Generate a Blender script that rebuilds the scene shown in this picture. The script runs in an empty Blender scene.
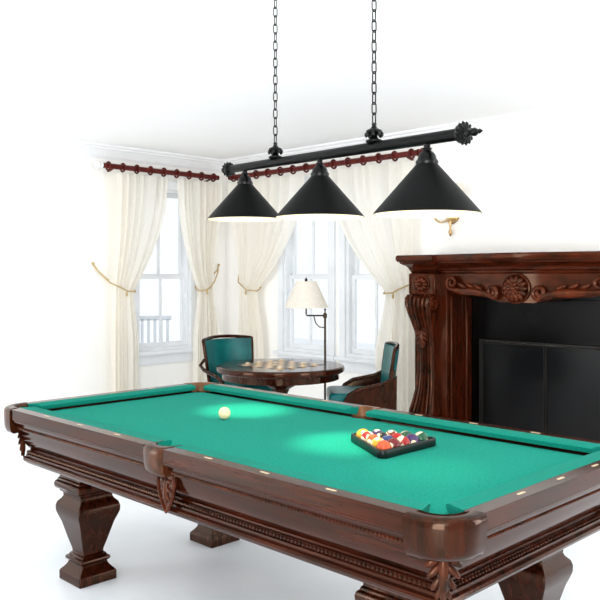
import bpy, bmesh, math, random
from mathutils import Vector, Matrix, Euler
random.seed(4)
S=bpy.context.scene
COL=S.collection
pi=math.pi
def V(*a): return Vector(a)
def lin(c):
    return tuple(((x/255)/12.92 if x/255<=0.04045 else ((x/255+0.055)/1.055)**2.4) for x in c)+(1,)
# ------------------------------------------------ materials
def pmat(name,c1,c2=None,scale=(1,1,1),ns=5,rough=.5,metal=0,coat=0,bump=0,detail=4,emit=0,trans=0,sheen=0,spec=.5,pos=(.3,.7),tint=None):
    m=bpy.data.materials.new(name); m.use_nodes=True
    nt=m.node_tree; b=nt.nodes['Principled BSDF']
    c2=c2 or c1
    tc=nt.nodes.new('ShaderNodeTexCoord'); mp=nt.nodes.new('ShaderNodeMapping')
    mp.inputs['Scale'].default_value=scale
    nz=nt.nodes.new('ShaderNodeTexNoise'); nz.inputs['Scale'].default_value=ns; nz.inputs['Detail'].default_value=detail
    cr=nt.nodes.new('ShaderNodeValToRGB')
    cr.color_ramp.elements[0].color=lin(c1); cr.color_ramp.elements[1].color=lin(c2)
    cr.color_ramp.elements[0].position=pos[0]; cr.color_ramp.elements[1].position=pos[1]
    L=nt.links.new
    L(tc.outputs['Object'],mp.inputs[0]); L(mp.outputs[0],nz.inputs['Vector']); L(nz.outputs[0],cr.inputs[0]); L(cr.outputs[0],b.inputs['Base Color'])
    b.inputs['Roughness'].default_value=rough; b.inputs['Metallic'].default_value=metal
    b.inputs['Coat Weight'].default_value=coat; b.inputs['Coat Roughness'].default_value=.12
    b.inputs['Specular IOR Level'].default_value=spec
    if tint: b.inputs['Specular Tint'].default_value=tint+(1,)
    if sheen: b.inputs['Sheen Weight'].default_value=sheen
    if emit:
        L(cr.outputs[0],b.inputs['Emission Color']); b.inputs['Emission Strength'].default_value=emit
    if bump:
        bp=nt.nodes.new('ShaderNodeBump'); bp.inputs['Strength'].default_value=bump; bp.inputs['Distance'].default_value=.01
        L(nz.outputs[0],bp.inputs['Height']); L(bp.outputs[0],b.inputs['Normal'])
    if trans:
        tr=nt.nodes.new('ShaderNodeBsdfTranslucent'); L(cr.outputs[0],tr.inputs[0])
        mx=nt.nodes.new('ShaderNodeMixShader'); mx.inputs[0].default_value=trans
        L(b.outputs[0],mx.inputs[1]); L(tr.outputs[0],mx.inputs[2])
        L(mx.outputs[0],nt.nodes['Material Output'].inputs[0])
    return m
WALL=pmat('wall_paint',(251,249,244),(253,251,247),rough=.8,ns=3)
CEIL=pmat('ceiling_paint',(254,254,254),(255,255,255),rough=.9,ns=3)
FLOOR=pmat('white_floor',(226,232,237),(236,240,244),rough=.35,ns=2)
TRIM=pmat('trim_paint',(240,241,242),(246,246,247),rough=.45)
WINP=pmat('window_paint',(228,231,234),(237,239,241),rough=.4)
wp=(.2,.85); wt=(1,.64,.44)
WOODX=pmat('mahogany_long',(9,3,1),(64,23,10),scale=(1.6,24,24),ns=2.2,rough=.13,spec=.28,tint=wt,detail=8,pos=(.3,.8))
WOODY=pmat('mahogany_cross',(9,3,1),(64,23,10),scale=(24,1.6,24),ns=2.2,rough=.13,spec=.28,tint=wt,detail=8,pos=(.3,.8))
WOODZ=pmat('mahogany_upright',(9,3,1),(54,19,8),scale=(20,20,2.0),ns=2.2,rough=.13,spec=.28,tint=wt,detail=8,pos=(.3,.8))
MANT=pmat('mantel_wood',(15,5,2),(84,31,13),scale=(2,14,7),ns=2.0,rough=.15,spec=.29,tint=wt,detail=6,pos=wp)
MANTZ=pmat('mantel_wood_upright',(15,5,2),(84,31,13),scale=(12,12,1.8),ns=2.0,rough=.15,spec=.29,tint=wt,detail=6,pos=wp)
CARVE=pmat('carved_mahogany',(14,5,2),(76,30,13),ns=14,rough=.22,spec=.3,tint=wt)
CARVM=pmat('carved_mantel_wood',(32,11,5),(90,36,16),ns=8,rough=.2,spec=.34,tint=wt)
CLOTH=pmat('green_cloth',(7,120,103),(21,143,124),ns=110,rough=.95,sheen=.02,spec=.05)
CUSH=pmat('cushion_cloth',(8,116,100),(16,131,113),ns=120,rough=.95,sheen=.02,spec=.05)
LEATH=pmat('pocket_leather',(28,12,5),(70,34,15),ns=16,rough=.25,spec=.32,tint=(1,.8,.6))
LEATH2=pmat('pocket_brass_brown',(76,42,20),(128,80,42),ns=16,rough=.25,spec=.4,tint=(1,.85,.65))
HOLE=pmat('pocket_liner',(8,8,8),(16,14,13),rough=.8)
IVORY=pmat('ivory_inlay',(190,168,134),(210,190,156),rough=.3,ns=20)
PIECE=pmat('game_piece_ivory',(196,180,154),(214,198,172),rough=.3,ns=20)
BLACK=pmat('black_metal',(2,2,2),(4,4,4),rough=.45,metal=.0,spec=.1)
BLACKG=pmat('black_gloss',(2,2,2),(4,4,4),rough=.3,spec=.18)
SHIN=pmat('shade_inner_glow',(250,232,196),(255,240,208),rough=.6,emit=.25)  # lining emits a faint glow itself, standing in for bulb light on it
BULB=pmat('bulb_glow',(255,236,196),(255,242,210),emit=8)
RODM=pmat('rod_cherry',(62,14,11),(102,31,23),ns=18,rough=.35,spec=.2)
CURT=pmat('sheer_cream',(252,248,239),(254,251,244),ns=40,rough=.9,trans=.52)
ROPE=pmat('gold_rope',(178,150,98),(208,182,132),ns=90,rough=.8)
TEAL=pmat('teal_leather',(6,78,80),(10,104,103),ns=8,rough=.32,spec=.25)
LSH=pmat('linen_shade',(230,223,210),(240,234,222),ns=60,rough=.9,trans=.2)
BRONZ=pmat('aged_bronze',(46,36,28),(72,60,48),ns=20,rough=.35,metal=.8)
GOLD=pmat('polished_brass',(172,140,88),(210,182,132),ns=12,rough=.3,metal=.8)
SLATE=pmat('black_slate',(4,3,3),(8,7,7),ns=6,rough=.25,spec=.07)
SMOKE=pmat('smoked_glass',(14,14,15),(23,23,24),ns=2,rough=.2,spec=.14)
FMET=pmat('firebox_frame',(30,28,26),(40,37,34),ns=10,rough=.4,metal=.1,spec=.15)
PATIO=pmat('patio_stone',(232,236,240),(240,243,246),ns=4,rough=.9)
OUTW=pmat('painted_slats',(212,217,222),(222,226,230),ns=6,rough=.7)
RACK=pmat('rack_plastic',(4,16,13),(9,26,22),ns=10,rough=.35,spec=.25)
PANE=bpy.data.materials.new('window_glass'); PANE.use_nodes=True
_nt=PANE.node_tree; _nt.nodes.remove(_nt.nodes['Principled BSDF'])
_t=_nt.nodes.new('ShaderNodeBsdfTransparent'); _t.inputs[0].default_value=(.94,.955,.965,1)
_g=_nt.nodes.new('ShaderNodeBsdfGlossy'); _g.inputs['Roughness'].default_value=.03
_x=_nt.nodes.new('ShaderNodeMixShader'); _x.inputs[0].default_value=.03
_nt.links.new(_t.outputs[0],_x.inputs[1]); _nt.links.new(_g.outputs[0],_x.inputs[2]); _nt.links.new(_x.outputs[0],_nt.nodes['Material Output'].inputs[0])

# ------------------------------------------------ mesh builder
class MB:
    def __init__(s): s.bm=bmesh.new()
    def face(s,vs):
        try: s.bm.faces.new(vs)
        except ValueError: pass
    def box(s,x0,x1,y0,y1,z0,z1):
        v=[s.bm.verts.new(p) for p in [(x0,y0,z0),(x1,y0,z0),(x1,y1,z0),(x0,y1,z0),(x0,y0,z1),(x1,y0,z1),(x1,y1,z1),(x0,y1,z1)]]
        for f in [(0,3,2,1),(4,5,6,7),(0,1,5,4),(1,2,6,5),(2,3,7,6),(3,0,4,7)]: s.face([v[i] for i in f])
        return s
    def loft(s,rings,closed=True,cap=True,loop=False):
        R=[[s.bm.verts.new(p) for p in r] for r in rings]
        n=len(R[0]); m=len(R)
        for i in range(m if loop else m-1):
            a=R[i]; b=R[(i+1)%m]
            for j in range(n if closed else n-1):
                k=(j+1)%n
                s.face([a[j],a[k],b[k],b[j]])
        if cap and closed and not loop:
            s.face(R[0][::-1]); s.face(R[-1])
        return s
    def prism(s,pts,z0,z1):
        return s.loft([[(p[0],p[1],z0) for p in pts],[(p[0],p[1],z1) for p in pts]])
    def prism_y(s,pts,y0,y1):
        return s.loft([[(p[0],y0,p[1]) for p in pts],[(p[0],y1,p[1]) for p in pts]])
    def lathe(s,prof,c=(0,0,0),n=32,rot=None,cap=True):
        rings=[]
        for r,z in prof:
            ring=[]
            for i in range(n):
                a=2*pi*i/n
                p=Vector((max(r,1e-4)*math.cos(a),max(r,1e-4)*math.sin(a),z))
                if rot: p=rot@p
                ring.append(p+Vector(c))
            rings.append(ring)
        return s.loft(rings,cap=cap)
    def square(s,prof,c=(0,0)):
        return s.loft([[(c[0]+h*a,c[1]+h*b,z) for a,b in ((-1,-1),(1,-1),(1,1),(-1,1))] for h,z in prof])
    def tube(s,path,r,n=10,loop=False):
        path=[Vector(p) for p in path]; m=len(path)
        rr=r if isinstance(r,(list,tuple)) else [r]*m
        rings=[]; up=None
        for i in range(m):
            if loop: t=path[(i+1)%m]-path[i-1]
            else: t=path[min(i+1,m-1)]-path[max(i-1,0)]
            t.normalize()
            if up is None:
                up=Vector((0,0,1)) if abs(t.z)<.9 else Vector((1,0,0))
            x=t.cross(up).normalized(); y=x.cross(t).normalized(); up=y
            rings.append([path[i]+(x*math.cos(2*pi*k/n)+y*math.sin(2*pi*k/n))*rr[i] for k in range(n)])
        return s.loft(rings,loop=loop)
    def ell(s,c,sc,rot=None,sub=2):
        M=Matrix.Translation(Vector(c))
        if rot is not None: M=M@rot.to_4x4()
        M=M@Matrix.Diagonal((sc[0],sc[1],sc[2],1))
        bmesh.ops.create_icosphere(s.bm,subdivisions=sub,radius=1,matrix=M); return s
    def lobe(s,p0,p1,r,flat=1.0,sub=2,nrm=None):
        p0=Vector(p0);p1=Vector(p1); d=p1-p0; L=d.length; d.normalize()
        n=Vector(nrm) if nrm else (Vector((0,1,0)) if abs(d.y)<.9 else Vector((1,0,0)))
        x=d.cross(n).normalized(); n=x.cross(d).normalized()
        R=Matrix((x,n,d)).transposed()
        return s.ell((p0+p1)/2,(r,r*flat,L/2),R,sub)
    def deform(s,f):
        for v in s.bm.verts: v.co=Vector(f(v.co))
        return s
    def done(s,name,mat,parent=None,loc=(0,0,0),rot=(0,0,0),bevel=0,ang=35,flat=False,label=None,kind=None,seg=2,mirror=None):
        bm=s.bm
        bmesh.ops.recalc_face_normals(bm,faces=bm.faces)
        me=bpy.data.meshes.new(name); bm.to_mesh(me); bm.free()
        mats=mat if isinstance(mat,list) else [mat]
        for m in mats: me.materials.append(m)
        if not flat:
            for p in me.polygons: p.use_smooth=True
            me.set_sharp_from_angle(angle=math.radians(ang))
        o=bpy.data.objects.new(name,me); COL.objects.link(o)
        o.location=loc; o.rotation_euler=rot
        if parent: o.parent=parent
        if bevel:
            b=o.modifiers.new('bevel','BEVEL'); b.width=bevel; b.segments=seg; b.limit_method='ANGLE'; b.angle_limit=math.radians(40)
        if label: o['label']=label
        if kind: o['kind']=kind
        return o
def thing(name,label,cat,loc,rotz=0,group=None):
    e=bpy.data.objects.new(name,None); COL.objects.link(e); e.empty_display_size=.1
    e.location=loc; e.rotation_euler=(0,0,rotz); e['label']=label; e['category']=cat
    if group: e['group']=group
    return e
def top(o,label,cat,group=None):
    o['label']=label; o['category']=cat
    if group: o['group']=group
    return o
def struct(o,label,cat=None):
    o['label']=label; o['kind']='structure'; o['category']=cat or 'room'
    return o
def leaf(M,o,right,out,w,h,t=.35):
    o=Vector(o);right=Vector(right).normalized();out=Vector(out).normalized();up=Vector((0,0,1))
    def P(a,b,c=0): return o+right*a*w+up*b*h+out*c*w
    M.lobe(P(0,.05,.1),P(0,-1,.02),w*.17,.8,nrm=out)
    for sx in (-1,1):
        M.lobe(P(0,0,.05),P(sx*.5,-.28,.12),w*.12,t+.3,nrm=out)
        M.lobe(P(0,-.2,.05),P(sx*.46,-.5,.1),w*.11,t+.3,nrm=out)
        M.lobe(P(0,-.42,.05),P(sx*.34,-.74,.07),w*.10,t+.3,nrm=out)
        M.lobe(P(0,-.62,.04),P(sx*.2,-.93,.05),w*.08,t+.3,nrm=out)
        pts=[];rr=[]
        for i in range(22):
            a=i/21*3.4*pi; q=w*.17*(1-.75*i/21)
            c=P(sx*.34,-.02,.12)
            pts.append(c+right*sx*math.cos(a)*q+up*math.sin(a)*q); rr.append(w*.06*(1-.5*i/21))
        M.tube(pts,rr,6)
    return M
def shield(M,o,right,out,w,h):
    o=Vector(o);right=Vector(right).normalized();out=Vector(out).normalized();up=Vector((0,0,1))
    def P(a,b,c=0): return o+right*a*w+up*b*h+out*c*w
    edge=[(-.5,0),(-.25,.05),(0,.02),(.25,.05),(.5,0),(.52,-.25),(.44,-.5),(.27,-.78),(0,-1),(-.27,-.78),(-.44,-.5),(-.52,-.25)]
    M.loft([[P(a,b,0) for a,b in edge],[P(a,b,.12) for a,b in edge]])
    M.tube([P(a,b,.12) for a,b in edge],w*.07,8,loop=True)
    M.lobe(P(0,-.1,.14),P(0,-.82,.12),w*.13,.8,nrm=out)
    for sx in (-1,1):
        M.lobe(P(sx*.06,-.2,.13),P(sx*.36,-.18,.13),w*.09,.8,nrm=out)
        M.lobe(P(sx*.06,-.38,.13),P(sx*.34,-.45,.13),w*.085,.8,nrm=out)
        M.lobe(P(sx*.05,-.56,.13),P(sx*.22,-.70,.13),w*.07,.8,nrm=out)
    return M

# ------------------------------------------------ room
XL=-7.42; YR=6.15; H=2.8
wins_R=[(-6.40,-5.70),(-5.48,-4.78)]; wins_L=[(4.90,5.62)]
ZS,ZT=.60,2.40
m=MB()
xs=XL-.15
for a,b in wins_R:
    m.box(xs,a,YR,YR+.15,0,H); m.box(a,b,YR,YR+.15,0,ZS); m.box(a,b,YR,YR+.15,ZT,H); xs=b
m.box(xs,1.5,YR,YR+.15,0,H)
struct(m.done('wall_back',WALL,flat=True),'bright white painted wall with a pair of windows','wall')
m=MB(); ys=-2.5
for a,b in wins_L:
    m.box(XL-.15,XL,ys,a,0,H); m.box(XL-.15,XL,a,b,0,ZS); m.box(XL-.15,XL,a,b,ZT,H); ys=b
m.box(XL-.15,XL,ys,YR,0,H)
struct(m.done('wall_left',WALL,flat=True),'bright white painted wall with one sash window','wall')
struct(MB().box(XL-.15,1.5,-2.5,YR+.15,-.1,0).done('floor',FLOOR,flat=True),'smooth glossy white floor','floor')
struct(MB().box(XL-.15,1.5,-2.5,YR+.15,H,H+.1).done('ceiling',CEIL,flat=True),'flat white ceiling','ceiling')
crown=[(0,H-.14),(.012,H-.14),(.02,H-.125),(.03,H-.12),(.045,H-.085),(.08,H-.05),(.095,H-.045),(.10,H-.03),(.125,H-.02),(.13,H),(0,H)]
struct(MB().loft([[(x,YR-d,z) for d,z in crown] for x in (XL,1.5)]).done('trim_1',TRIM,ang=25),'white crown moulding along ceiling','trim')
struct(MB().loft([[(XL+d,y,z) for d,z in crown] for y in (-2.5,YR)]).done('trim_2',TRIM,ang=25),'white crown moulding along ceiling','trim')
base=[(0,0),(.018,0),(.018,.11),(.01,.13),(0,.135)]
m=MB().loft([[(x,YR-d,z) for d,z in base] for x in (XL+.02,-4.42)]); m.loft([[(x,YR-d,z) for d,z in base] for x in (-2.0,1.5)])
struct(m.done('baseboard_back',TRIM),'white baseboard at foot of wall','baseboard')
struct(MB().loft([[(XL+d,y,z) for d,z in base] for y in (-2.5,YR)]).done('baseboard_left',TRIM),'white baseboard at foot of wall','baseboard')
def window(name,a0,a1,wall):
    m=MB()
    def B(u0,u1,d0,d1,z0,z1):
        if wall=='R': m.box(u0,u1,YR-d1,YR-d0,z0,z1)
        else: m.box(XL+d0,XL+d1,u0,u1,z0,z1)
    c=.075
    B(a0-c,a0,.0,.025,ZS-.02,ZT+c); B(a1,a1+c,.0,.025,ZS-.02,ZT+c); B(a0-c-.02,a1+c+.02,0,.035,ZT,ZT+c+.02)
    B(a0-c-.03,a1+c+.03,-.02,.07,ZS-.035,ZS); B(a0-c,a1+c,0,.022,ZS-.15,ZS-.035)
    f=.035
    B(a0,a0+f,-.12,0,ZS,ZT); B(a1-f,a1,-.12,0,ZS,ZT); B(a0+f,a1-f,-.12,0,ZT-f,ZT); B(a0+f,a1-f,-.12,0,ZS,ZS+f)
    zm=1.42; mid=(a0+a1)/2
    for z0,z1,d in ((ZS+f,zm+.02,-.05),(zm-.02,ZT-f,-.09)):
        B(a0+f,a0+f+.04,d-.03,d,z0,z1); B(a1-f-.04,a1-f,d-.03,d,z0,z1)
        B(a0+f+.04,a1-f-.04,d-.03,d,z0,z0+.05); B(a0+f+.04,a1-f-.04,d-.03,d,z1-.045,z1)
        B(mid-.014,mid+.014,d-.025,d-.005,z0+.05,z1-.045)
    fr=struct(m.done(name,WINP,flat=True),'white double-hung sash window with muntins','window')
    m=MB()
    for z0,z1,d in ((ZS+f+.03,zm-.01,-.066),(zm+.02,ZT-f-.03,-.106)):
        B(a0+f+.02,a1-f-.02,d-.003,d,z0,z1)
    m.done('window_pane',PANE,fr,flat=True)
window('window_1',*wins_L[0],'L'); window('window_2',*wins_R[0],'R'); window('window_3',*wins_R[1],'R')
# outside terrace
o=MB().box(-14,-7.58,-1,14,-.25,-.12).box(-7.58,2,6.31,14,-.25,-.12).done('patio_ground',PATIO,flat=True)
struct(o,'pale stone terrace outside the windows','patio')
def patio_chair(loc,rz,lab):
    e=thing('patio_chair',lab,'chair',loc,rz)
    m=MB()
    for i in range(7):
        x=-.25+i*.083; m.box(x-.018,x+.018,.2,.225,.4,.98)
    m.box(-.3,.3,.225,.25,.5,.56).box(-.3,.3,.2,.25,.96,1.02)
    m.done('backrest',OUTW,e,flat=True)
    m=MB()
    for i in range(5): m.box(-.28,.28,-.28+i*.1,-.2+i*.1,.40,.425)
    m.done('seat',OUTW,e,flat=True)
    for x in (-.3,.3):
        MB().box(x-.04,x+.04,-.3,.24,.62,.645).done('armrest',OUTW,e,flat=True)
        for y in (-.27,.21): MB().box(x-.025,x+.025,y-.025,y+.025,0,.62).done('leg',OUTW,e,flat=True)
patio_chair((-8.7,5.95,-.12),math.radians(60),'pale grey slatted chair on the terrace outside')

# ------------------------------------------------ curtains and rods
ZROD=2.58
def smooth(s): return s*s*(3-2*s)
def curtain(wall,topE,tieE,botE,hook,lab,seed):
    ztop,ztie=ZROD-.062,1.28
    nU,nV=160,70
    m=MB(); rings=[]
    rnd=random.Random(seed); ph=rnd.random()*6; k=7
    for j in range(nV+1):
        z=ztop+(0.015-ztop)*j/nV
        if z>ztie:
            s=(ztop-z)/(ztop-ztie); 
            f=[0,0]
            for i in (0,1):
                d=abs(tieE[i]-topE[i]); f[i]=s**2.0 if d>.25 else smooth(s)
            e0=topE[0]+(tieE[0]-topE[0])*f[0]; e1=topE[1]+(tieE[1]-topE[1])*f[1]
            amp=.030*(1-.3*s); pinch=s**6
        else:
            s=(ztie-z)/ztie; g=smooth(min(1,s*2.0))
            e0=tieE[0]+(botE[0]-tieE[0])*g; e1=tieE[1]+(botE[1]-tieE[1])*g
            amp=.021+.010*g; pinch=(1-g)
        row=[]
        for i in range(nU+1):
            u=i/nU
            w=u+.035*math.sin(2*pi*u*1.7+seed*2)+.02*math.sin(2*pi*u*3.1+seed)
            a=e0+(e1-e0)*u
            d=.10+amp*math.sin(2*pi*k*w+ph)*(.75+.25*math.sin(2*pi*u*2.3+seed*3))+amp*.25*math.sin(2*pi*k*1.9*w+seed)
            d+=.02*pinch*math.sin(pi*u)
            d=max(d,.045)
            row.append((a,YR-d,z) if wall=='R' else (XL+d,a,z))
        rings.append(row)
    m.loft(rings,closed=False)
    o=m.done('curtain',CURT,ang=180)
    top(o,lab,'curtain','tied-back cream curtains')
    pts=[]
    t0,t1=tieE; c=(t0+t1)/2; near=t0 if abs(hook-t0)<abs(hook-t1) else t1; far=t1 if near==t0 else t0
    def Q(a,d,z): return (a,YR-d,z) if wall=='R' else (XL+d,a,z)
    sg=1 if far>near else -1
    raw=[(hook,.01,1.56),(hook+.3*(near-hook),.06,1.47),(near-sg*.01,.13,1.36),(c-sg*.03,.165,1.30),(c+sg*.03,.165,1.27),(far+sg*.005,.13,1.26),(far+sg*.015,.09,1.28),(far,.055,1.30),(c,.045,1.33),(near,.045,1.40),(hook+.2*(near-hook),.035,1.50),(hook,.01,1.555)]
    for i in range(len(raw)-1):
        for q in range(5):
            w=q/5; pts.append(Q(*[raw[i][n]*(1-w)+raw[i+1][n]*w for n in range(3)]))
    r=MB().tube(pts,.0075,8).ell(Q(hook,.015,1.56),(.016,.016,.016)).ell(Q(c+sg*.02,.17,1.24),(.011,.011,.028))
    r.done('tieback_rope',ROPE,o,label='twisted gold rope tieback')
curtain('L',(4.48,5.24),(4.50,4.80),(4.48,4.86),4.36,'sheer cream curtain tied back beside the lone window',1)
curtain('L',(5.38,6.00),(5.66,5.87),(5.60,5.97),6.04,'sheer cream curtain panel hanging near the room corner',2)
curtain('R',(-7.22,-5.98),(-7.02,-6.72),(-7.04,-6.62),-7.12,'sheer cream curtain swept aside with rope near the corner',3)
curtain('R',(-5.62,-4.54),(-4.88,-4.55),(-5.00,-4.54),-4.50,'sheer cream curtain swept aside next to the fireplace',4)
def rod(wall,a0,a1,lab,fin):
    def Q(a,d=.10,z=ZROD): return Vector((a,YR-d,z)) if wall=='R' else Vector((XL+d,a,z))
    mid=(a0+a1)/2
    base=Q(mid)
    e=thing('curtain_rod',lab,'curtain rod',base,0,'cherry wood curtain rods')
    L=lambda a,d=.10,z=ZROD: Q(a,d,z)-base
    MB().tube([L(a0+(a1-a0)*i/24) for i in range(25)],.028,16).done('pole',RODM,e)
    n=9 if wall=='L' else 14
    for i in range(n):
        a=a0+.07+(a1-a0-.14)*i/(n-1)
        c=L(a); pts=[]
        for q in range(20):
            t=2*pi*q/20
            v=(Vector((0,math.cos(t),math.sin(t))) if wall=='R' else Vector((math.cos(t),0,math.sin(t))))*.042
            pts.append(c+v+Vector((0,0,-.003)))
        MB().tube(pts,.0105,8,loop=True).done('curtain_ring',RODM,e)
    for a,sg in ((a0,-1),(a1,1)):
        if (sg==-1 and 0 in fin) or (sg==1 and 1 in fin):
            mm=MB(); ax=Vector((sg,0,0)) if wall=='R' else Vector((0,sg,0))
            R=ax.to_track_quat('Z','Y').to_matrix()
            mm.lathe([(.02,0),(.034,.005),(.034,.015),(.02,.02),(.036,.045),(.04,.06),(.032,.08),(.012,.095),(.001,.1)],L(a),20,R)
            mm.done('finial',RODM if wall=='R' else TRIM,e)
        aa=a-sg*.12
        MB().tube([L(aa,.005,ZROD-.05),L(aa,.05,ZROD-.04),L(aa,.10,ZROD-.028)],.01,8).done('bracket',RODM,e)
rod('L',4.42,5.96,'dark cherry wood curtain rod above the lone window',[0])
rod('R',-7.22,-4.50,'long dark cherry wood curtain rod above paired windows',[1])

# ------------------------------------------------ pool table
TC=(-2.495,2.36)
T=thing('pool_table','carved mahogany pool table with bright green cloth','pool table',(TC[0],TC[1],0))
hx,hy=1.325,.64; ZP=.764; ZR=.80
def rrect(hx,hy,r,d,z,n=8):
    pts=[]
    for cx,cy,a0 in ((hx-r,hy-r,0),(-(hx-r),hy-r,pi/2),(-(hx-r),-(hy-r),pi),(hx-r,-(hy-r),1.5*pi)):
        for i in range(n+1):
            a=a0+pi/2*i/n
            pts.append((cx+(r-d)*math.cos(a),cy+(r-d)*math.sin(a),z))
    return pts
prof=[(.11,.755),(.012,.755),(.003,.752),(0,.748),(.002,.742),(.008,.737),(.018,.734),(.022,.728),(.024,.720),(.036,.716),(.040,.712),(.040,.700),(.054,.697),(.056,.690),(.068,.688),(.071,.676),(.074,.660),(.080,.638),(.090,.616),(.104,.598),(.112,.592),(.112,.586),(.102,.584),(.100,.570),(.092,.568),(.092,.558),(.080,.554),(.076,.546),(.080,.537),(.090,.533),(.096,.525),(.124,.523)]
MB().loft([rrect(hx,hy,.13,d,z) for d,z in prof]).done('cabinet',WOODX,T,ang=28)
def perim(hx,hy,r,d,step):
    pts=[]; P=rrect(hx,hy,r,d,0,10); P=[Vector(p) for p in P]; P.append(P[0])
    carry=0
    for a,b in zip(P,P[1:]):
        L=(b-a).length
        if L<1e-6: continue
        s=carry
        while s<L: pts.append(a.lerp(b,s/L)); s+=step
        carry=s-L
    return pts
m=MB()
for p in perim(hx,hy,.13,.039,.015): m.ell((p.x,p.y,.706),(.0060,.0060,.0060),sub=1)
m.done('bead_moulding',CARVE,T)
m=MB()
for p in perim(hx,hy,.13,.100,.017): m.ell((p.x,p.y,.577),(.0072,.0072,.0072),sub=1)
m.done('bead_moulding',WOODZ,T)
# bed
pc=(hx-.108,hy-.108); pr=.06; sc_=(0,.553); sr=.056
def arc(c,r,a0,a1,n=10): return [(c[0]+r*math.cos(math.radians(a0+(a1-a0)*i/n)),c[1]+r*math.sin(math.radians(a0+(a1-a0)*i/n))) for i in range(n+1)]
wr=.054; nr=.136
bx_,by_=hx-nr+.004,hy-nr+.004
_dx=bx_-pc[0]; _t=math.degrees(math.asin(math.sqrt(pr*pr-_dx*_dx)/pr))
q=arc(pc,pr,180+_t,270-_t)
_dy=by_-sc_[1]; _u=math.degrees(math.asin(abs(_dy)/sr))
s1=arc(sc_,sr,-_u,-180+_u)
out=[]
out+=q+s1
out+=[(-x,y) for x,y in q][::-1]
out+=[(-x,-y) for x,y in q]
out+=[(x,-y) for x,y in s1][::-1]
out+=[(x,-y) for x,y in q][::-1]
MB().prism(out,ZP-.03,ZP).done('playing_cloth',CLOTH,T,flat=True)
# pockets
def inside(x,y,b,r,bow=0):
    x0,x1,y0,y1=b
    if bow:
        return y>=y0 and abs(x)<=x1 and y<=y1-bow*(abs(x)/x1)**2.5
    if x<x0 or x>x1 or y<y0 or y>y1: return False
    if r and x>x1-r and y>y1-r: return (x-(x1-r))**2+(y-(y1-r))**2<=r*r
    return True
def cap(c,rh,b,r,a0,a1,z0,z1,sx,sy,name='pocket_cap',mat=LEATH,bow=0):
    rings=[]; n=40
    for i in range(n+1):
        a=math.radians(a0+(a1-a0)*i/n); dx,dy=math.cos(a),math.sin(a)
        lo,hi=0,.6
        for _ in range(30):
            mid=(lo+hi)/2
            if inside(c[0]+dx*mid,c[1]+dy*mid,b,r,bow): lo=mid
            else: hi=mid
        ro=max(lo,rh+.008)
        sec=[(rh,z0),(rh,z1-.006),(rh+.006,z1),(ro-.016,z1),(ro-.006,z1-.004),(ro-.001,z1-.013),(ro,z1-.03),(ro-.001,z1-.050),(ro-.002,z1-.070),(ro-.003,z0+.04),(ro-.006,z0+.022),(ro-.014,z0+.008),(ro-.030,z0)]
        sec=[(max(rh,q_),z) for q_,z in sec]
        rings.append([(sx*(c[0]+dx*q_),sy*(c[1]+dy*q_),z) for q_,z in sec])
    MB().loft(rings).done(name,mat,T,ang=50)
for sx in (-1,1):
    for sy in (-1,1):
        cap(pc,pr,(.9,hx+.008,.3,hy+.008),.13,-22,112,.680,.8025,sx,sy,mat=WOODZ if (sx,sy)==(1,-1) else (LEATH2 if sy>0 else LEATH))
        MB().lathe([(.061,ZP-.002),(.058,.70),(.03,.692),(.001,.690)],(sx*pc[0],sy*pc[1],0),24,cap=False).done('pocket_liner',HOLE,T)
for sy in (-1,1):
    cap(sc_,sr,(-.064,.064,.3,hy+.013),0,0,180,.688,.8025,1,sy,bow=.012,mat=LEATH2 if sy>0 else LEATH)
    MB().lathe([(.057,ZP-.002),(.053,.70),(.03,.694),(.001,.692)],(0,sy*sc_[1],0),24,cap=False).done('pocket_liner',HOLE,T)
# rails
yi=hy-wr; yn=hy-nr; xi_=hx-wr; xn=hx-nr
for sy in (-1,1):
    for sx in (-1,1):
        ex=pc[0]-math.sqrt(max(0,pr*pr-(yi-pc[1])**2))
        si=math.sqrt(max(0,sr*sr-(yi-sc_[1])**2))
        P=[(.063,hy),(pc[0]-.044,hy),(pc[0]-.025,pc[1]+.0545),(ex,yi),(si,yi),(.063,yi+.003)]
        MB().prism([(sx*x,sy*y) for x,y in P],.750,ZR).done('rail',WOODX,T,bevel=.007,seg=3)
        A=[(yi,ZR+.0005),(yn+.018,ZR),(yn+.002,ZR-.006),(yn+.008,ZR-.024),(yi,ZR-.040)]
        xe=[ex,ex-.024,ex-.030,ex-.030,ex-.006]; xi=[si,.060,.062,.062,si+.004]
        MB().loft([[(sx*xi[i],sy*A[i][0],A[i][1]) for i in range(5)],[(sx*xe[i],sy*A[i][0],A[i][1]) for i in range(5)]]).done('cushion',CUSH,T,ang=30)
for sx in (-1,1):
    ey=pc[1]-math.sqrt(max(0,pr*pr-(xi_-pc[0])**2))
    P=[(hx,pc[1]-.044),(pc[0]+.0545,pc[1]-.025),(xi_,ey)]
    P=P+[(x,-y) for x,y in P[::-1]]
    MB().prism([(sx*x,y) for x,y in P],.750,ZR).done('rail',WOODY,T,bevel=.007,seg=3)
    A=[(xi_,ZR+.0005),(xn+.018,ZR),(xn+.002,ZR-.006),(xn+.008,ZR-.024),(xi_,ZR-.040)]
    ye=[ey,ey-.024,ey-.030,ey-.030,ey-.006]
    MB().loft([[(sx*A[i][0],-ye[i],A[i][1]) for i in range(5)],[(sx*A[i][0],ye[i],A[i][1]) for i in range(5)]]).done('cushion',CUSH,T,ang=30)
def sight(x,y,a):
    MB().prism([(.018,.005),(.022,0),(.018,-.005),(-.018,-.005),(-.022,0),(-.018,.005)],ZR-.001,ZR+.0012).done('rail_sight',IVORY,T,(x,y,0),(0,0,a),flat=True)
for sy in (-1,1):
    for x in (-.876,-.584,-.292,.292,.584,.876): sight(x,sy*(hy-.030),0)
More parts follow.
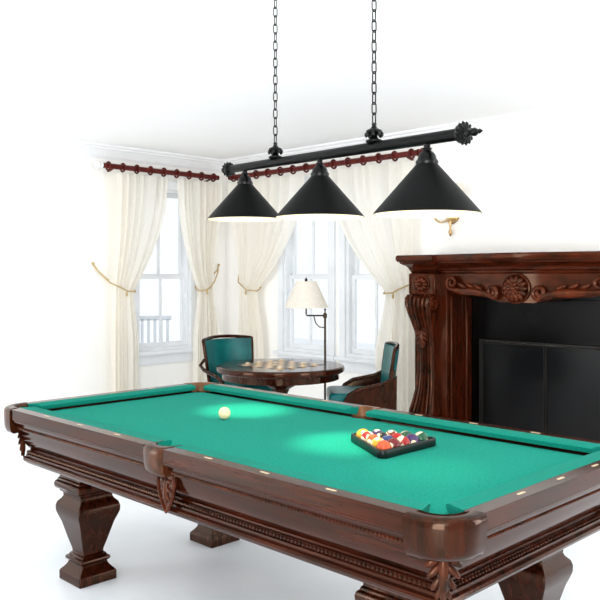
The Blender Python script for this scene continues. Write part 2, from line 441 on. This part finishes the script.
for sx in (-1,1):
    for y in (-.2425,0,.2425): sight(sx*(hx-.030),y,pi/2)
legp=[(.096,.54),(.096,.484),(.103,.480),(.103,.472),(.112,.466),(.115,.452),(.114,.438),(.106,.430),(.096,.426),(.096,.418),(.085,.412),(.083,.396),(.089,.384),(.104,.368),(.110,.348),(.109,.325),(.101,.302),(.090,.275),(.067,.19),(.054,.146),(.052,.130),(.063,.124),(.063,.117),(.075,.112),(.078,.101),(.071,.092),(.065,.088),(.070,.074),(.082,.058),(.092,.048),(.097,.040),(.097,.0)]
for x in (-.905,.985):
    for sy in (-1,1):
        lg=MB().square(legp,(x,sy*.385)).done('leg',WOODZ,T,bevel=.005,ang=50)
# carved ornaments
for sy in (-1,1):
    shield(MB(),(0,sy*(hy-.072),.690),(1,0,0),(0,sy,0),.10,.145).done('carved_shield',CARVE,T)
for sx in (-1,1):
    for sy in (-1,1):
        d=Vector((sx,sy,0)).normalized()
        leaf(MB(),(sx*(hx-.094),sy*(hy-.094),.688),(d.y,-d.x,0),d,.10,.14).done('carved_leaf',CARVE,T)

# ------------------------------------------------ balls and rack
def ballmat(name,c,stripe=False,spot=True):
    m=bpy.data.materials.new(name); m.use_nodes=True; nt=m.node_tree; b=nt.nodes['Principled BSDF']; L=nt.links.new
    tc=nt.nodes.new('ShaderNodeTexCoord'); sp=nt.nodes.new('ShaderNodeSeparateXYZ'); L(tc.outputs['Object'],sp.inputs[0])
    ab=nt.nodes.new('ShaderNodeMath'); ab.operation='ABSOLUTE'; L(sp.outputs['Z'],ab.inputs[0])
    g=nt.nodes.new('ShaderNodeMath'); g.operation='GREATER_THAN'; L(ab.outputs[0],g.inputs[0]); g.inputs[1].default_value=.0155 if stripe else 9
    ax=nt.nodes.new('ShaderNodeMath'); ax.operation='ABSOLUTE'; L(sp.outputs['X'],ax.inputs[0])
    g2=nt.nodes.new('ShaderNodeMath'); g2.operation='GREATER_THAN'; L(ax.outputs[0],g2.inputs[0]); g2.inputs[1].default_value=.0262 if spot else 9
    mx=nt.nodes.new('ShaderNodeMath'); mx.operation='MAXIMUM'; L(g.outputs[0],mx.inputs[0]); L(g2.outputs[0],mx.inputs[1])
    mc=nt.nodes.new('ShaderNodeMix'); mc.data_type='RGBA'; L(mx.outputs[0],mc.inputs[0]); mc.inputs[6].default_value=lin(c); mc.inputs[7].default_value=lin((230,214,178))
    L(mc.outputs[2],b.inputs['Base Color']); b.inputs['Roughness'].default_value=.12; b.inputs['Specular IOR Level'].default_value=.4
    return m
def ball(x,y,mat,lab,group=None):
    m=MB(); bmesh.ops.create_uvsphere(m.bm,u_segments=32,v_segments=20,radius=.0286)
    o=m.done('billiard_ball',mat,None,(x,y,ZP+.0289),(random.random()*6,random.random()*6,random.random()*6),ang=180)
    return top(o,lab,'ball',group)
cols=[('yellow',(212,154,40)),('red',(150,20,18)),('purple',(60,34,80)),('orange',(190,76,32)),('black',(14,14,16)),('maroon',(96,18,22)),('yellow',(212,154,40)),('blue',(30,48,104)),('red',(150,20,18)),('green',(18,72,48)),('orange',(190,76,34)),('maroon',(100,20,24)),('red',(150,20,18)),('purple',(64,38,86)),('green',(18,76,50))]
stripes=[0,1,0,1,0,1,1,0,0,1,0,0,1,0,1]
rcx,rcy=-1.955,2.456
k=0; dd=.0578; rows=5
ax0=rcx-.142
for r in range(rows):
    for j in range(r+1):
        x=ax0+r*dd*.866; y=rcy+(j-r/2)*dd
        n,c=cols[k]; st=bool(stripes[k])
        ball(x,y,ballmat('ball_%s_%d'%(n,k),c,st),('white ball with %s stripe in the rack' if st else 'glossy %s ball in the triangular rack')%n,'racked pool balls')
        k+=1
ball(-2.90,2.40,ballmat('ball_cue',(236,216,168),False,False),'plain ivory cue ball alone on the green cloth')
m=MB()
def tri(R,rd,z,n=6):
    pts=[]
    for kk in range(3):
        a0=pi+kk*2*pi/3; cx,cy=R*math.cos(a0),R*math.sin(a0)
        for i in range(n+1):
            a=a0-pi/3+2*pi/3*i/n; pts.append((cx+rd*math.cos(a),cy+rd*math.sin(a),z))
    return pts
Rc=4*dd/math.sqrt(3)
R2_=Rc+.034
m.loft([tri(R2_,.014,.001),tri(R2_,.024,.001),tri(R2_,.026,.008),tri(R2_,.025,.028),tri(R2_,.023,.032),tri(R2_,.016,.032),tri(R2_,.014,.028)],loop=True)
cxr=ax0+Rc
rk=m.done('ball_rack',RACK,None,(cxr+.003,rcy,ZP+.0005),ang=40)
top(rk,'dark green triangular rack around the pool balls','ball rack')

# ------------------------------------------------ pendant lamp
ML=Vector((-2.341,2.46,1.947)); rz=math.radians(-14.3); slope=-.066/1.406
P=thing('pendant_lamp','black three-shade billiard lamp hung on chains','lamp',ML,rz)
zb=lambda s: slope*s
Rx=Vector((1,0,slope)).normalized().to_track_quat('Z','Y').to_matrix()
E=.89
mm=MB(); mm.lathe([(.0205,-E),(.0205,E)],(0,0,0),28,Rx)
mm.done('bar',BLACK,P)
for sg in (-1,1):
    R2=Vector((sg,0,sg*slope)).normalized().to_track_quat('Z','Y').to_matrix()
    c=Vector((sg*E,0,zb(sg*E)))
    m=MB(); m.lathe([(.026,-.016),(.033,-.012),(.035,0),(.031,.008),(.018,.014),(.012,.018)],c,28,R2)
    for i in range(14):
        a=2*pi*i/14; d=R2@Vector((math.cos(a),math.sin(a),0)); w_=R2@Vector((0,0,1))
        m.lobe(c+d*.014+w_*.008,c+d*.042+w_*.002,.0075,1.0,1,nrm=w_)
        m.ell(c+d*.020+w_*.012,(.005,.005,.005),sub=1)
    m.done('end_medallion',BLACKG,P)
    MB().lathe([(.012,.012),(.016,.02),(.009,.028),(.007,.034),(.013,.044),(.014,.052),(.008,.064),(.006,.068),(.008,.074),(.004,.082),(.001,.088)],c,20,R2).done('finial',BLACKG,P)
for s,en,tilt in ((-.703,115,0),(0,98,-12),(.703,15,0)):
    z=zb(s)
    pr_out=[(.026,-.072),(.030,-.078),(.036,-.086),(.184,-.254),(.188,-.262)]
    sh=MB().lathe(pr_out,(s,0,z),56,cap=False).done('lamp_shade',BLACK,P,ang=40)
    MB().lathe([(.186,-.2625),(.182,-.2555),(.033,-.088),(.001,-.086)],(s,0,z),56,cap=False).done('shade_lining',SHIN,sh,ang=60,label='cream enamel shade lining')
    MB().lathe([(.010,.012),(.012,-.03),(.018,-.032),(.014,-.04),(.022,-.046),(.030,-.056),(.033,-.068),(.040,-.078),(.038,-.090),(.02,-.09)],(s,0,z),28).done('lamp_socket',BLACKG,P)
    MB().lathe([(.012,-.09),(.014,-.12),(.03,-.15),(.034,-.175),(.028,-.2),(.001,-.21)],(s,0,z),20).done('light_bulb',BULB,sh)
    ld=bpy.data.lights.new('bulb_spot','SPOT'); ld.energy=en; ld.spot_size=math.radians(33); ld.spot_blend=1; ld.color=(1,.86,.56); ld.shadow_soft_size=.03
    lo=bpy.data.objects.new('bulb_spot',ld); COL.objects.link(lo); lo.parent=P; lo.location=(s,0,z-.225); lo.rotation_euler=(0,math.radians(tilt),0)
for s in (-.39,.39):
    z0=zb(s)
    m=MB(); m.lathe([(.026,.014),(.032,.020),(.032,.026),(.018,.032),(.012,.042),(.02,.05),(.032,.056),(.03,.064),(.014,.072),(.008,.082),(.01,.09),(.004,.094)],(s,0,z0),20)
    for i in range(8):
        a=2*pi*i/8; m.ell((s+.03*math.cos(a),.03*math.sin(a),z0+.048),(.008,.008,.012),sub=1)
    m.done('chain_mount',BLACKG,P)
    m=MB(); z=z0+.108; i=0; top_z=H-ML.z-.01
    while z<top_z:
        pts=[]
        for q_ in range(20):
            a=2*pi*q_/20; hxx=.0095*math.cos(a); hz=.0145*math.sin(a)+(.009 if math.sin(a)>0 else -.009)
            pts.append((s+hxx,0,z+hz) if i%2==0 else (s,hxx,z+hz))
        m.tube(pts,.0026,6,loop=True); z+=.0395; i+=1
    m.done('chain',BLACK,P)
    MB().lathe([(.001,-.03),(.02,-.03),(.055,-.012),(.06,0)],(s,0,H-ML.z),24).done('ceiling_canopy',BLACK,P)

# ------------------------------------------------ fireplace mantel
F=thing('fireplace_mantel','ornate carved mahogany fireplace mantel against white wall','fireplace',(-3.21,5.70,0))
def bow(x):
    t=min(1,abs(x)/.78)
    return -.115*(1-smooth(t))
def bend(co,lim=.12):
    return (co.x,co.y+bow(co.x)*(1 if co.y<lim else 0),co.z)
sp=[(-.1,1.45),(.0,1.45),(.01,1.462),(.012,1.474),(.02,1.479),(.03,1.485),(.035,1.496),(.055,1.515),(.085,1.53),(.10,1.54),(.105,1.552),(.12,1.558),(.128,1.575),(.128,1.60),(.118,1.612),(-.1,1.612)]
m=MB(); hw=1.045; rings=[]
rings.append([(-hw-d,.45,z) for d,z in sp])
NN=48
for i in range(NN+1):
    x=-hw+2*hw*i/NN
    row=[]
    for d,z in sp:
        xx=x
        if i==0: xx=x-d
        if i==NN: xx=x+d
        row.append((xx,-d+bow(x),z))
    rings.append(row)
rings.append([(hw+d,.45,z) for d,z in sp])
m.loft(rings).done('mantel_shelf',MANT,F,ang=25)
MB().box(-hw+.02,hw-.02,-.0,.44,1.56,1.611).done('shelf_board',MANT,F,flat=True)
for sx in (-1,1):
    x0=sx*.925
    m=MB(); rings=[]
    for px,py,ox,oy in ((-1,0,-1,0),(-1,0,-1,-1),(1,0,1,-1),(1,0,1,0)):
        rings.append([(x0+px*.13+ox*d*.3,-.04+oy*d,z-.004) for d,z in sp[1:-1]])
    m.loft(rings).done('shelf_break',MANT,F,ang=25)
N=40
def val(x):
    ax_=abs(x)/.76
    if ax_<.22: return 1.225
    u=(ax_-.22)/.78
    return 1.232+.085*smooth(u)+.020*math.sin(u*2*pi)
rings=[]
for x in [-1.08,-.9,-.781]: rings.append([(x,0,1.30),(x,0,1.455),(x,.30,1.455),(x,.30,1.30)])
for i in range(N+1):
    x=-.76+1.52*i/N
    rings.append([(x,bow(x),val(x)),(x,bow(x),1.455),(x,.30,1.455),(x,.30,val(x))])
for x in [.781,.9,1.08]: rings.append([(x,0,1.30),(x,0,1.455),(x,.30,1.455),(x,.30,1.30)])
MB().loft(rings).done('frieze',MANT,F)
for sx in (-1,1):
    m=MB()
    path=[];rr=[]
    for i in range(30,0,-1):
        a=-pi/2-i/30*2.8*pi; q_=.055*(1-.82*i/30)
        path.append((sx*(.205+math.cos(a)*q_),-.034,1.305+math.sin(a)*q_)); rr.append(.018)
    for i in range(50):
        u=i/49; x=.215+.405*u
        path.append((sx*x,-.032,val(x)+.030)); rr.append(.020+.016*math.sin(pi*u))
    bx,bz=.64,val(.62)+.030
    cz=bz+.060
    for i in range(34):
        a=-pi/2+i/33*3.0*pi; q_=.060*(1-.82*i/33)
        path.append((sx*(bx+math.cos(a)*q_),-.038,cz+math.sin(a)*q_)); rr.append(.020*(1-.35*i/33))
    m.tube(path,rr,10)
    for i in range(3):
        u=i/2; x=.32+.17*u; zz=val(x)+.058
        m.lobe((sx*x,-.02,zz),(sx*(x+.085),-.042,zz+.040),.018,.9)
    m.deform(bend)
    m.done('carved_scroll',CARVM,F)
m=MB()
m.ell((0,-.045,1.335),(.032,.03,.032))
for i in range(14):
    a=2*pi*i/14
    m.lobe((.03*math.cos(a),-.040,1.335+.03*math.sin(a)),(.112*math.cos(a),-.022,1.335+.108*math.sin(a)),.0215,1.0)
for i in range(8):
    a=2*pi*i/8+.2
    m.lobe((.015*math.cos(a),-.06,1.335+.015*math.sin(a)),(.060*math.cos(a),-.056,1.335+.060*math.sin(a)),.015,.9)
m.tube([(.116*math.cos(2*pi*i/40),-.012,1.335+.112*math.sin(2*pi*i/40)) for i in range(40)],.010,8,loop=True)
m.deform(bend)
m.done('rosette_medallion',CARVM,F)
for sx in (-1,1):
    X0=sx*.925
    m=MB()
    if sx<0: m.box(X0-.15,X0+.19,.02,.44,0,1.44)
    else: m.box(X0-.19,X0+.15,.02,.44,0,1.44)
    m.done('side_panel',MANTZ,F,bevel=.006)
    MB().box(X0-.138,X0+.138,-.085,.03,1.270,1.455).done('pilaster_block',MANT,F,bevel=.01)
    m=MB(); m.ell((X0,-.118,1.360),(.022,.028,.020))
    for i in range(10):
        a=2*pi*i/10
        m.lobe((X0+.018*math.cos(a),-.106,1.360+.018*math.sin(a)),(X0+.074*math.cos(a),-.094,1.360+.064*math.sin(a)),.018,1.0)
    m.tube([(X0+.082*math.cos(2*pi*i/32),-.09,1.360+.070*math.sin(2*pi*i/32)) for i in range(32)],.009,8,loop=True)
    fr=[(X0+a_*.120,-.088,1.360+b_*.080) for a_,b_ in ((-1,-1),(1,-1),(1,1),(-1,1))]
    for a_,b_ in zip(fr,fr[1:]+fr[:1]): m.tube([a_,b_],.010,8)
    m.done('rosette',CARVM,F)
    cp=[(1.275,-.07,.136),(1.26,-.105,.136),(1.235,-.140,.132),(1.19,-.148,.124),(1.12,-.13,.112),(1.04,-.095,.098),(.94,-.055,.086),(.8,-.03,.080),(.6,-.03,.082),(.45,-.045,.092),(.34,-.075,.108),(.28,-.095,.120),(.25,-.10,.125),(.22,-.08,.12)]
    MB().loft([[(X0-w,.03,z),(X0-w,y+.015,z),(X0-w+.015,y,z),(X0+w-.015,y,z),(X0+w,y+.015,z),(X0+w,.03,z)] for z,y,w in cp]).done('corbel',MANTZ,F,ang=40)
    for i in range(6):
        dx=(i-2.5)/2.5
        MB().tube([(X0+dx*w*.84,y-.008,z) for z,y,w in cp[1:]],[.0175,.0175,.0165,.0155,.0145]+[.0118]*8,8).done('flute',CARVE,F)
    for sx2 in (-1,1):
        path=[];rr=[]
        for i in range(34):
            a=pi/2+i/33*3*pi; q_=.060*(1-.8*i/33)
            path.append((X0+sx2*.128,-.082+math.cos(a)*q_,1.195+math.sin(a)*q_)); rr.append(.012)
        MB().tube(path,rr,8).done('volute',CARVM,F)
    leaf(MB(),(X0,-.075,.96),(1,0,0),(0,-1,0),.12,.16).done('acanthus_leaf',CARVM,F)
    MB().loft([[(X0-w,.03,z),(X0-w,-y,z),(X0+w,-y,z),(X0+w,.03,z)] for w,y,z in ((.155,.13,0),(.155,.13,.12),(.15,.12,.135),(.15,.12,.16),(.14,.10,.18),(.135,.095,.22))]).done('plinth',MANT,F,bevel=.005)
    xi=sx*.735
    MB().box(min(xi,xi-sx*.02),max(xi,xi-sx*.02),.06,.10,0,1.26).done('reveal_moulding',MANTZ,F,bevel=.008)
    MB().box(min(xi,xi-sx*.03),max(xi,xi-sx*.03),.28,.36,0,1.26).done('reveal_moulding',MANTZ,F,bevel=.008)
MB().box(-.74,.74,.31,.34,1.24,1.44).done('header_panel',SLATE,F,bevel=.005)
m=MB(); m.box(-.735,-.62,.36,.44,0,1.28).box(.62,.735,.36,.44,0,1.28).box(-.62,.62,.36,.44,.885,1.28)
m.done('slate_surround',SLATE,F,flat=True)
m=MB(); m.box(-.62,-.60,.335,.40,0,.885).box(.60,.62,.335,.40,0,.885).box(-.60,.60,.335,.40,.865,.885)
m.done('firebox_trim',FMET,F,bevel=.004)
for sx in (-1,1):
    a,b=(0.004,.595) if sx>0 else (-.595,-.004)
    d=MB(); d.box(a,a+.010,.34,.365,.02,.86).box(b-.010,b,.34,.365,.02,.86).box(a+.010,b-.010,.34,.365,.850,.86).box(a+.010,b-.010,.34,.365,.02,.030)
    dd_=d.done('firebox_door',FMET,F,bevel=.003)
    MB().box(a+.009,b-.009,.352,.358,.028,.852).done('smoked_pane',SMOKE,dd_,flat=True,label='smoked grey glass pane')

# ------------------------------------------------ game table
GTX,GTY=-4.44,4.23
G=thing('game_table','round dark wood game table with inlaid checkerboard','table',(GTX,GTY,0))
CHK=bpy.data.materials.new('inlaid_board'); CHK.use_nodes=True
nt=CHK.node_tree; b=nt.nodes['Principled BSDF']; tc=nt.nodes.new('ShaderNodeTexCoord'); ck=nt.nodes.new('ShaderNodeTexChecker')
mp=nt.nodes.new('ShaderNodeMapping'); mp.inputs['Location'].default_value=(.0,.0,.013)
ck.inputs['Scale'].default_value=1/.06; ck.inputs['Color1'].default_value=lin((204,170,126)); ck.inputs['Color2'].default_value=lin((32,13,8))
nt.links.new(tc.outputs['Object'],mp.inputs[0]); nt.links.new(mp.outputs[0],ck.inputs[0]); nt.links.new(ck.outputs[0],b.inputs['Base Color']); b.inputs['Roughness'].default_value=.3; b.inputs['Specular IOR Level'].default_value=.2
MB().lathe([(.001,.70),(.44,.70),(.475,.703),(.487,.712),(.49,.728),(.486,.745),(.474,.752),(.001,.752)],n=96).done('table_top',WOODX,G,ang=30)
MB().box(-.24,.24,-.24,.24,.751,.7535).done('inlaid_board',CHK,G,flat=True)
MB().lathe([(.42,.65),(.448,.652),(.448,.702),(.40,.702),(.40,.65)],n=96).done('apron',WOODZ,G,ang=30)
MB().lathe([(.20,.70),(.16,.62),(.07,.57),(.05,.52),(.06,.48),(.095,.42),(.10,.36),(.085,.30),(.06,.26),(.075,.22),(.09,.20),(.09,.12),(.001,.12)],n=36).done('pedestal',WOODZ,G)
for i in range(4):
    a=pi/4+pi/2*i; dx,dy=math.cos(a),math.sin(a)
    MB().tube([(dx*r,dy*r,z) for r,z in ((.06,.17),(.14,.165),(.22,.13),(.30,.07),(.36,.035),(.39,.03))],[.04,.038,.034,.03,.028,.02],10).done('foot',WOODZ,G)
pm=MB().lathe([(.001,0),(.015,0),(.017,.003),(.017,.008),(.015,.010),(.001,.010)],n=16).done('game_piece',PIECE,None,ang=40)
spots=[(-.21,y) for y in (-.15,-.03,.09,.21)]+[(.21,y) for y in (-.21,-.09,.03,.15)]+[(-.09,.03),(.03,-.09),(.09,.15),(.15,-.15)]
for i,(x,y) in enumerate(spots):
    o=pm if i==0 else pm.copy()
    if i: COL.objects.link(o)
    o.location=(GTX+x,GTY+y,.754)
    top(o,'small ivory disc game piece on the checkered board','game piece','ivory game pieces on the table')

# ------------------------------------------------ chairs (local +x is the sitting direction)
def chair(loc,rz,lab,hgt=.94,solid=False,curve=.05,fr_r=.014):
    e=thing('game_chair',lab,'chair',loc,rz,'teal leather game chairs')
    def bk(u,z):
        w=.220+.04*(z-.46)/.48
        return Vector((-.235-.13*(z-.46)+ curve*u*u, u*w, z))
    rings=[]
    for j in range(9):
        z=.53+(hgt-.02-.53)*j/8
        front=[bk(-.95+1.9*i/12,z)+Vector((.03*(1-.5*abs(-1+i/6)**3),0,0)) for i in range(13)]
        back=[bk(.95-1.9*i/12,z)-Vector((.016,0,0)) for i in range(13)]
        rings.append(front+back)
    MB().loft(rings).done('backrest',TEAL,e,ang=50)
    zt=lambda u: hgt+.018*(1-u*u)
    fr=[bk(-1,.40+ (hgt-.42)*i/10) for i in range(10)]
    fr+=[Vector((bk(u,hgt).x,bk(u,hgt).y,zt(u)-.018)) for u in (-.99,-.95,-.85,-.6,-.3,0,.3,.6,.85,.95,.99)]
    fr+=[bk(1,.40+(hgt-.42)*i/10) for i in range(9,-1,-1)]
    MB().tube(fr,fr_r,10).done('back_frame',WOODZ,e,ang=80)
    MB().prism([(.24,-.20),(.24,.20),(.20,.235),(-.2,.21),(-.225,.16),(-.225,-.16),(-.2,-.21),(.20,-.235)],.46,.56).done('seat',TEAL,e,bevel=.03,seg=4)
    MB().prism([(.235,-.21),(.235,.21),(.20,.24),(-.21,.22),(-.21,-.22),(.20,-.24)],.40,.47).done('seat_rail',WOODZ,e,bevel=.006)
    for sy in (-1,1):
        dz=-.02 if solid else 0
        MB().tube([(-.285+curve,sy*.25,.74),(-.22,sy*.268,.69+dz),(-.15,sy*.275,.655+dz),(-.06,sy*.275,.635+dz),(.02,sy*.275,.62+dz),(.09,sy*.27,.58+dz),(.13,sy*.262,.52+dz),(.15,sy*.245,.43)],[.013,.014,.016,.017,.017,.016,.015,.014],10).done('armrest',WOODZ,e,ang=80)
        if solid:
            top_l=[(-.255,.70),(-.22,.665),(-.15,.632),(-.06,.612),(.02,.598),(.09,.555),(.13,.49),(.14,.44)]
            MB().loft([[(x,sy*.240,.41),(x,sy*.258,.41),(x,sy*.282,zz),(x,sy*.264,zz)] for x,zz in top_l]).done('side_panel',WOODZ,e,ang=40)
        MB().tube([(.21,sy*.20,.42),(.215,sy*.205,.25),(.22,sy*.20,0)],[.024,.018,.013],10).done('front_leg',WOODZ,e)
        MB().tube([(-.215,sy*.20,.43),(-.23,sy*.21,.2),(-.27,sy*.215,0)],[.022,.018,.014],10).done('rear_leg',WOODZ,e)
chair((-5.04,4.36,0),math.radians(-3),'teal leather barrel-back armchair with dark frame by window',.915,False,.10)
chair((-4.03,4.67,0),math.radians(226),'teal leather armchair with solid dark sides near fireplace',.91,True)

# ------------------------------------------------ floor lamp
FL=thing('floor_lamp','bronze swing-arm floor lamp with pale linen shade','lamp',(-4.795,5.105,0))
MB().lathe([(.14,0),(.14,.015),(.12,.025),(.03,.035),(.015,.06)],n=36).done('base',BRONZ,FL)
MB().lathe([(.010,.05),(.010,.6),(.016,.61),(.016,.63),(.010,.64),(.010,1.06),(.018,1.07),(.018,1.10),(.006,1.11),(.006,1.13),(.011,1.14),(.001,1.15)],n=20).done('pole',BRONZ,FL)
sd=Vector((-.7071,-.7071,0))*.165
MB().tube([(0,0,1.085),(sd.x*.5,sd.y*.5,1.085),(sd.x*.97,sd.y*.97,1.085),(sd.x,sd.y,1.10),(sd.x,sd.y,1.2),(sd.x,sd.y,1.40)],.007,8).tube([(0,0,.98),(sd.x*.3,sd.y*.3,.985),(sd.x*.5,sd.y*.5,1.02),(sd.x*.6,sd.y*.6,1.085)],.005,8).done('swing_arm',BRONZ,FL)
MB().lathe([(.194,1.155),(.088,1.385),(.086,1.385),(.192,1.155)],(sd.x,sd.y,0),40,cap=False).done('lamp_shade',LSH,FL,ang=50)
MB().lathe([(.001,1.38),(.012,1.385),(.014,1.40),(.006,1.41),(.001,1.42)],(sd.x,sd.y,0),12).done('finial',BRONZ,FL)

# ------------------------------------------------ wall sconce
SC=thing('wall_sconce','brass two-arm wall sconce with small pale shades','lamp',(-4.18,YR,2.09))
MB().lathe([(.001,0),(.06,0),(.066,.01),(.055,.018),(.03,.03),(.001,.034)],(0,0,-.12),28,Euler((pi/2,0,0)).to_matrix()).lathe([(.001,-.30),(.010,-.29),(.018,-.26),(.008,-.23),(.012,-.18),(.022,-.12),(.018,-.04),(.012,.02),(.016,.06),(.008,.12),(.012,.14),(.001,.16)],(0,-.035,0),16).done('back_plate',GOLD,SC)
for sx in (-1,1):
    pa=[(0,-.035,-.12)]
    for i in range(13):
        a=pi+pi*i/12
        pa.append((sx*(.065+.065*math.cos(a)),-.05-.05*i/12,-.11+.06*math.sin(a)))
    pa+=[(sx*.13,-.10,-.05),(sx*.13,-.10,.05)]
    MB().tube(pa,.009,8).lathe([(.001,-.02),(.028,.0),(.024,.02),(.010,.035),(.010,.10)],(sx*.13,-.10,0),16).done('arm',GOLD,SC)
    MB().lathe([(.06,.06),(.040,.17),(.038,.17),(.058,.06)],(sx*.13,-.10,0),28,cap=False).done('lamp_shade',LSH,SC,ang=50)

# ------------------------------------------------ camera, light, world
cam=bpy.data.cameras.new('camera'); co=bpy.data.objects.new('camera',cam); COL.objects.link(co)
co.location=(0,0,1.44); co.rotation_euler=(pi/2,0,pi/4); cam.lens=48; cam.sensor_width=36; cam.shift_y=-25/600
cam.clip_start=.05
S.camera=co
w=bpy.data.worlds.new('sky'); S.world=w; w.use_nodes=True
bg=w.node_tree.nodes['Background']; bg.inputs[0].default_value=(.98,.99,1,1); bg.inputs[1].default_value=1.18
def area(loc,target,size,e,color=(1,1,1)):  # added fill lights, out of view, that brighten the ceiling and walls
    ld=bpy.data.lights.new('added_fill','AREA'); ld.shape='SQUARE'; ld.size=size; ld.energy=e; ld.color=color
    o=bpy.data.objects.new('added_fill',ld); COL.objects.link(o); o.location=loc
    o.rotation_euler=(Vector(target)-Vector(loc)).to_track_quat('-Z','Y').to_euler(); return o
area((1.2,-1.2,2.3),(-3,3.2,.9),2.0,60)
area((0.6,-1.4,.9),(-3.2,2.6,2.9),1.8,160)
area((-5.5,-1.7,1.1),(-4.8,2.4,2.9),1.8,86)
area((1.2,4.0,1.2),(-2.5,4.5,2.9),1.6,70)
S.view_settings.view_transform='Standard'
S.view_settings.look='None'
S.view_settings.exposure=0
